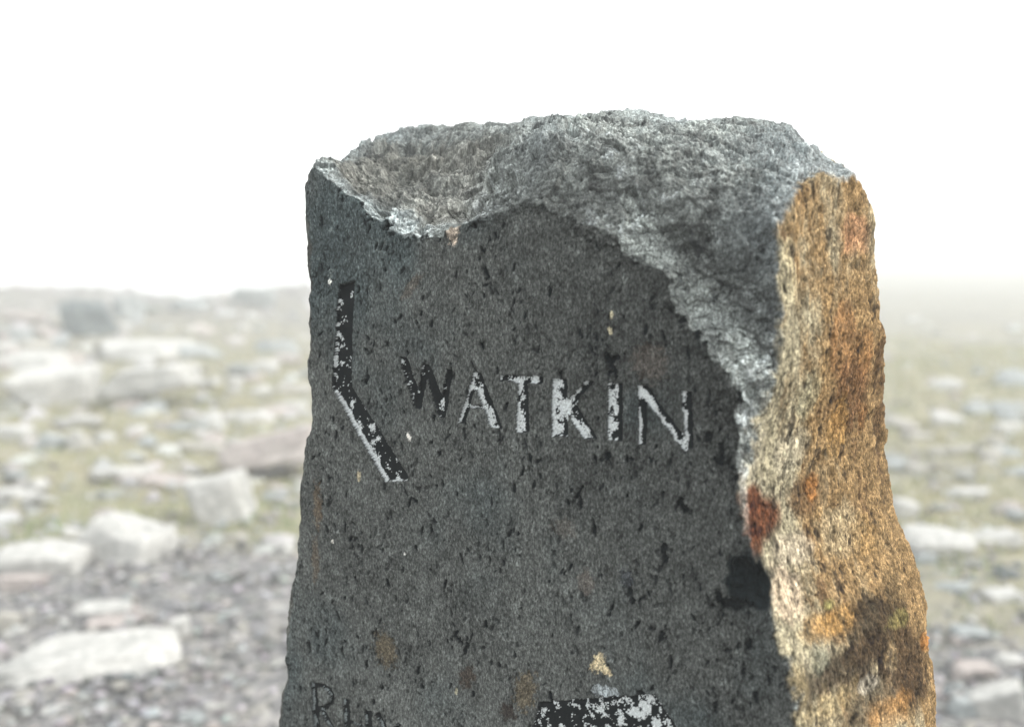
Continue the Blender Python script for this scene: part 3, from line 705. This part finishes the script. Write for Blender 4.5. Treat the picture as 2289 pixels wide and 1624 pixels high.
ROCKS = [ # px, base py, width px, height px, flat depth ratio, turn, tilt, kind, label
 (188,752,120,88,1.2,.3,-.25,'dark','dark leaning boulder on the far skyline left of the carved stone'),
 (285,712,85,48,1.2,.8,.1,'grey','hazy grey boulder on the skyline right of the dark leaning boulder'),
 (300,806,250,48,1.3,.1,.03,'pale','broad pale slab below the dark leaning boulder in the fog'),
 (48,830,190,46,1.3,-.2,-.08,'pale','long pale slab at the left edge below the skyline'),
 (20,765,90,40,1,.4,0,'grey','small hazy grey boulder at the far left skyline'),
 (110,905,235,90,1.1,.3,.05,'pale','largest rounded white boulder in the left middle distance'),
 (325,912,260,60,1.2,-.1,-.12,'pale','wide white slab ending above a dark mossy hollow'),
 (420,800,140,38,1.1,.2,0,'grey','low grey slab in the haze, middle of the left rubble'),
 (395,838,80,28,1,.6,.1,'pale','pale wedge stone above the wide white slab'),
 (455,868,85,28,1,-.3,-.25,'pale','pale pointed stone just right of the wide white slab'),
 (523,884,40,38,1,.5,.2,'pale','small upright white stone on the tan grass'),
 (585,835,80,30,1,.1,0,'pale','hazy white stone near the left edge of the carved stone, upper one'),
 (615,790,100,34,1.1,.4,.1,'grey','hazy grey block beside the carved stone below the skyline'),
 (560,684,110,36,1,.2,.1,'grey','faint rounded rock on the skyline nearest the carved stone'),
 (420,696,90,26,1,.2,.1,'grey','faint low rock in the middle of the left skyline'),
 (650,880,90,24,1,0,0,'beige','low beige stone touching the carved stone outline, far back'),
 (545,940,110,26,1.1,.1,0,'pale','flat white stone in the tan grass, middle distance'),
 (648,925,70,28,1,-.3,-.15,'pale','white stone close to the left edge of the carved stone, middle distance'),
 (298,985,32,26,1,0,0,'pink','tiny pinkish stone alone under the wide white slab'),
 (437,965,60,26,1,.3,.1,'grey','small grey stone in the mossy hollow'),
 (485,970,50,28,1,-.5,-.3,'pale','small pale stone leaning right beside the mossy hollow'),
 (165,1010,46,48,1,.2,.1,'pale','small blocky white stone in the left rubble'),
 (105,1005,80,36,1,.2,.1,'grey','grey stone left of the small blocky white one'),
 (25,985,90,34,1,0,.1,'pale','pale stone cut by the left edge, middle distance'),
 (600,1075,250,84,1.2,-.15,-.24,'pink','long pinkish slab with a dark underside running behind the carved stone'),
 (440,1010,110,26,1.2,0,.1,'beige','flat beige stone above the pinkish slab end'),
 (240,1078,180,44,1.1,.1,.03,'pale','wide low white rock with flat top in the left field'),
 (360,1092,150,34,1.2,.1,.15,'pink','flat pinkish stone with shadow beneath, left of the angular slab'),
 (480,1172,170,118,.9,.35,-.30,'pale','angular pale slab leaning up on the grass'),
 (65,1108,90,46,.9,-.3,-.4,'pale','white stone tilted down to the right at the left edge'),
 (20,1120,110,34,1,0,0,'pale','low white stone at the left edge under the tilted one'),
 (226,1122,28,30,1,0,0,'grey','thin upright grey stone between the flat rocks'),
 (275,1172,60,26,1,.2,0,'pale','pale stone on top of the mossy bank'),
 (268,1258,225,112,.9,-.15,.14,'pale','big blocky boulder with pale top and beige front in moss'),
 (178,1205,95,24,1,.5,.35,'pale','narrow pale stone leaning against the blocky boulder'),
 (374,1188,46,30,1,.4,.1,'pale','small white stone at the right end of the blocky boulder'),
 (80,1290,215,92,1.1,.1,-.05,'pale','smooth rounded boulder with dark notch at the left edge'),
 (40,1322,120,46,1,.3,.1,'pink','pinkish stone under the smooth rounded boulder'),
 (625,1238,78,26,.8,-.4,-.3,'pale','elongated white stone beside the left edge of the carved stone'),
 (520,1205,74,18,1,0,0,'beige','flat beige stone sunk in olive grass'),
 (632,1372,44,22,1,0,0,'pale','white pebble with dark shadow on the gravel by the carved stone'),
 (12,1412,56,58,1,.3,.3,'beige','stone cut by the left edge above the long flat slab'),
 (225,1376,150,30,1.2,.1,.03,'pale','half-buried curved stone with moss, above the long flat slab'),
 (235,1408,110,28,1.2,.1,.03,'pink','pinkish half-buried stone in the moss patch'),
 (398,1425,62,56,.8,.4,.1,'pale','blocky white stone at the right tip of the long flat slab'),
 (185,1512,450,62,1.0,.10,-.06,'pale','long flat pale slab lying on the gravel, lower left'),
 (268,1512,76,22,1,.1,0,'dark','small dark stone below the long flat slab'),
 (56,1570,135,24,1.2,0,.0,'beige','flat beige stone low at the left edge'),
 (118,1598,80,24,1,.2,.1,'pale','pale stone in the gravel of the lower left corner'),
 (425,1615,74,34,1,.3,.1,'grey','pale grey stone on gravel at the bottom left'),
 (2125,952,92,34,1,.2,.1,'pale','hazy white stone to the right, top one of the right rubble'),
 (2195,925,90,28,1,.2,.1,'grey','hazy grey stone right of the top white one'),
 (2260,968,80,26,1,.1,0,'pale','hazy pale stone at the right edge, far back'),
 (2060,985,70,20,1,.1,0,'beige','faint flat beige stone on the far right slope'),
 (2178,1118,105,32,1,-.1,-.1,'pale','white slab in the middle of the right slope'),
 (2025,1160,80,52,1,.4,.1,'pale','white boulder touching the right outline of the carved stone'),
 (2110,1235,190,66,1.3,.15,.12,'pale','peaked pale slab right of the carved stone'),
 (2235,1222,150,46,1.1,-.2,-.2,'pale','pale slab at the right edge beside the peaked one'),
 (2262,1292,70,30,1,0,0,'dark','dark shadow on the mossy patch at the right edge, added as a small stone'),  # stone added to stand in for a dark shadow
 (2070,1262,60,30,1,.2,.0,'grey','small grey stone under the peaked pale slab'),
 (2115,1330,130,36,1,-.1,-.15,'grey','grey slab below the peaked one, close to the carved stone'),
 (2250,1352,110,44,1,.1,-.1,'pale','rounded pale stone at the right edge, mid height'),
 (2175,1425,90,30,1,.1,.1,'grey','low grey stone on the right gravel'),
 (2185,1518,130,54,1,.1,.05,'pink','pinkish pale boulder in the lower right rubble'),
 (2262,1495,90,44,1,.3,.1,'pale','pale stone at the right edge above the big white one'),
 (2240,1612,150,92,1,-.3,-.35,'pale','big white stone tilted right in the lower right corner'),
 (2165,1606,90,60,1,.2,.1,'grey','grey stone between the carved stone and the big white one'),
 (2130,1555,60,34,1,.1,0,'dark','dark stone beside the foot of the carved stone, right side'),
]
for i, (px, py, wp, hp, dr, turn, tilt, kd, lab) in enumerate(ROCKS):
    P = at(px, py); dist = P[1]; W = wp/2225*dist; Hh = hp/2225*dist
    # a low slab seen obliquely: part of its height in the picture is its depth
    drop = (CAMZ-P[2])/dist
    Dp = W*dr*.6; Hz = max(Hh-Dp*drop*.6, Hh*.6)
    sh = rock_shape(100+i)
    R = Matrix.Rotation(turn, 3, 'Z') @ Matrix.Rotation(tilt, 3, 'Y')
    pts = sh*np.array([W/2, Dp/2, Hz*.72])
    pts = pts@np.array(R).T
    zb = np.percentile(pts[:, 2], 18)
    if 'dark underside' in lab or 'mossy hollow' in lab and 'wide white' in lab: zb = pts[:, 2].min()-.05*dist/6
    pts[:, 2] -= zb
    o = mesh_from('rock', pts, IF4, MR_[kd], True)
    o.location = (float(P[0]), float(P[1]+Dp*.35), float(P[2]-.01))
    tag(o, lab, 'rock', 'rocks strewn over the hillside')
print('rocks')
# smaller stones: shared meshes
protos = []
for s in range(12):
    sh = rock_shape(500+s, fine=False)
    me_o = mesh_from('small_stone', sh*np.array([.5, .42, .3]), IF2, MR_[['pale', 'grey', 'pink', 'beige'][s % 4]], True); protos.append(me_o)
rr = np.random.default_rng(77); placed = 0; tries = 0
ctw_y = 1.0
while placed < 290 and tries < 6000:
    tries += 1
    side_r = rr.random() < .28
    px = rr.uniform(2000, 2289) if side_r else rr.uniform(-20, 690)
    py = rr.uniform(700, 1640) if not side_r else rr.uniform(830, 1640)
    P = at(px, py)
    if P[1] > 26 or P[1] < 2.2: continue
    g = grass_mask(P[0], P[1])
    size = ((16+34*rr.random()**2) if P[1] < 5.5 else (22+60*rr.random()**1.6))/2225*P[1]
    src = protos[placed % 12]
    o = src if placed < 12 else src.copy()
    if placed >= 12: col.objects.link(o)
    o.location = (P[0], P[1], P[2]+size*.06); o.rotation_euler = (rr.normal(0, .2), rr.normal(0, .2), rr.uniform(0, 6.28))
    o.scale = (size*rr.uniform(.9, 1.5), size*rr.uniform(.8, 1.2), size*rr.uniform(.5, 1))
    far = P[1] > 9
    hue = ['pale', 'grey', 'pinkish', 'beige'][placed % 4]
    if side_r: tag(o, 'small '+hue+' stone, one of many alike on the slope right of the carved stone', 'stone', 'small stones on the right slope')
    elif far: tag(o, 'small hazy '+hue+' stone, one of many alike in the distant rubble on the left', 'stone', 'small stones in the far left rubble')
    else: tag(o, 'small '+hue+' stone, one of many alike in the nearer rubble on the left', 'stone', 'small stones in the near left rubble')
    placed += 1
bm = bmesh.new(); bmesh.ops.create_icosphere(bm, subdivisions=1, radius=1); bm.verts.ensure_lookup_table(); I12 = np.array([v.co[:] for v in bm.verts]); F20 = np.array([[v.index for v in f.verts] for f in bm.faces]); bm.free()
assert len(I12) == 12
# rubble too small and too many to count
nr = 1500; ry = 4.5+17*rr.random(nr); rx_ = (rr.random(nr)*2-1)*(.56*ry+.3); kp = (rr.random(nr) < np.where(rx_ < 0, .95, .25)); ry, rx_ = ry[kp], rx_[kp]; nr = len(ry)
rs_ = (.025+.07*rr.random(nr)**2)*(.6+.07*ry); bv = np.repeat((I12)[None], nr, 0)*rs_[:, None, None]*rr.uniform(.7, 1.2, (nr, 12, 1))*np.stack([rr.uniform(.8, 1.5, nr), rr.uniform(.7, 1.1, nr), rr.uniform(.35, .8, nr)], -1)[:, None, :]
a = rr.uniform(0, 6.28, nr); ca, sa = np.cos(a)[:, None], np.sin(a)[:, None]
bv = np.stack([bv[..., 0]*ca-bv[..., 1]*sa+rx_[:, None], bv[..., 0]*sa+bv[..., 1]*ca+ry[:, None], bv[..., 2]+terr(rx_, ry)[:, None]+rs_[:, None]*.1], -1)
rc = rr.uniform(.22, .48, nr)[:, None]*np.array([1, .985, .96])[None]*(1+rr.normal(0, .03, (nr, 3)))
RUB = (bv.reshape(-1, 3), (F20[None]+12*np.arange(nr)[:, None, None]).reshape(-1, 3), np.repeat(rc, 12, 0))
# gravel: one mass of pebbles
oc = np.array([[1,0,0],[-1,0,0],[0,1,0],[0,-1,0],[0,0,1],[0,0,-1]], float); of = np.array([[0,2,4],[2,1,4],[1,3,4],[3,0,4],[2,0,5],[1,2,5],[3,1,5],[0,3,5]])
ng = 26000; gy_ = 2.1+7.5*rr.random(ng)**1.5; gxs = (rr.random(ng)*2-1)*(.56*gy_+.3)
kp = rr.random(ng) > grass_mask(gxs, gy_)*.85; gxs, gy_ = gxs[kp], gy_[kp]; ng = len(gxs)
sz = (.006+.020*rr.random(ng)**2.5)*(.8+.12*gy_)
base_ = np.repeat(oc[None], ng, 0)*(sz[:, None, None])*rr.uniform(.6, 1.25, (ng, 6, 1))*np.array([1, 1, .6])
a = rr.uniform(0, 6.28, ng); ca, sa = np.cos(a), np.sin(a)
gxv = base_[..., 0]*ca[:, None]-base_[..., 1]*sa[:, None]+gxs[:, None]; gyv = base_[..., 0]*sa[:, None]+base_[..., 1]*ca[:, None]+gy_[:, None]
gzv = base_[..., 2]+terr(gxs, gy_)[:, None]+sz[:, None]*.3
gc_ = rr.uniform(.06, .42, ng)[:, None]*np.array([1, .985, .985])[None]*(1+rr.normal(0, .04, (ng, 3)))
fc = (of[None]+6*np.arange(ng)[:, None, None]).reshape(-1, 3)
m, t, b = new_mat('gravel_stone'); a_ = N(t, 'ShaderNodeAttribute', attribute_name='tint')
tc = N(t, 'ShaderNodeTexCoord'); nz = noise(t, 90, 4, .6, tc.outputs['Object']); c = mixc(t, 1, a_.outputs['Color'], ramp(t, nz.outputs['Fac'], [(.3, .75), (.7, 1.2)]).outputs[0], 'MULTIPLY')
t.links.new(c, b.inputs['Base Color']); b.inputs['Roughness'].default_value = .85
tag(mesh_from('gravel', np.stack([gxv, gyv, gzv], -1).reshape(-1, 3), fc, m, False, np.repeat(gc_, 6, 0)),
    'loose grey gravel of the path around the carved stone', 'gravel', kind='stuff')
tag(mesh_from('rubble', RUB[0], RUB[1], m, False, RUB[2]), 'broken pale rubble scattered over the hillside between the larger rocks', 'rubble', kind='stuff')
# grass
nb_ = 70000; gy_ = 2.6+14*rr.random(nb_)**1.3; gxs = (rr.random(nb_)*2-1)*(.56*gy_+.3)
kp = rr.random(nb_) < sstep(.35, .9, grass_mask(gxs, gy_)); gxs, gy_ = gxs[kp], gy_[kp]; nb_ = len(gxs)
hh = rr.uniform(.015, .05, nb_)*(.8+.05*gy_); ww = rr.uniform(.002, .005, nb_)*(.7+.2*gy_); a = rr.uniform(0, 3.14, nb_); lx, ly = rr.normal(0, .6, nb_)*hh, rr.normal(0, .6, nb_)*hh
tz = terr(gxs, gy_)
v0 = np.stack([gxs-ww*np.cos(a), gy_-ww*np.sin(a), tz-.004], -1); v1 = np.stack([gxs+ww*np.cos(a), gy_+ww*np.sin(a), tz-.004], -1); v2 = np.stack([gxs+lx, gy_+ly, tz+hh], -1)
mixg = rr.random(nb_)[:, None]
gz0 = np.array([at(*q) for q in ((600,1190),(545,1165),(400,1300),(110,1190),(2130,1290),(2150,1450))])
sel = np.zeros(nb_)
for q in gz0: sel = np.maximum(sel, np.exp(-(((gxs-q[0])/.45)**2+((gy_-q[1])/.55)**2)))
gcol = np.array([.19, .21, .10])*(1-mixg)+np.array([.44, .39, .25])*mixg
m, t, b = new_mat('upland_grass'); a_ = N(t, 'ShaderNodeAttribute', attribute_name='tint'); tc = N(t, 'ShaderNodeTexCoord'); nz = noise(t, 3, 3, .5, tc.outputs['Object'])
c = mixc(t, 1, a_.outputs['Color'], ramp(t, nz.outputs['Fac'], [(.3, (.8, .95, .8)), (.7, (1.15, 1.05, 1))]).outputs[0], 'MULTIPLY'); t.links.new(c, b.inputs['Base Color']); b.inputs['Roughness'].default_value = .8
gcol = gcol*(1-.7*sel[:, None])+np.array([.17, .26, .09])*.7*sel[:, None]
tag(mesh_from('grass', np.stack([v0, v1, v2], 1).reshape(-1, 3), np.arange(nb_*3).reshape(-1, 3), m, False, np.repeat(gcol, 3, 0)),
    'short olive and straw coloured upland grass between the rocks', 'grass', kind='stuff')

# ================================================================== HAZE
bx = np.array([[x, y, z] for x in (-500, 500) for y in (-500, 500) for z in (-13.4, 2.4)], float)
bf = np.array([[0,1,3,2],[4,6,7,5],[0,4,5,1],[2,3,7,6],[0,2,6,4],[1,5,7,3]])
m = bpy.data.materials.new('fog'); m.use_nodes = True; t = m.node_tree; t.nodes.clear()
ou = N(t, 'ShaderNodeOutputMaterial'); pv = N(t, 'ShaderNodeVolumePrincipled'); pv.inputs['Color'].default_value = (.97, .985, .98, 1)
pv.inputs['Density'].default_value = HAZE; pv.inputs['Anisotropy'].default_value = 0
t.links.new(pv.outputs[0], ou.inputs['Volume'])
tag(mesh_from('haze', bx, bf, m, False), 'thin white mountain fog filling the air', 'fog', kind='stuff')
print('done')
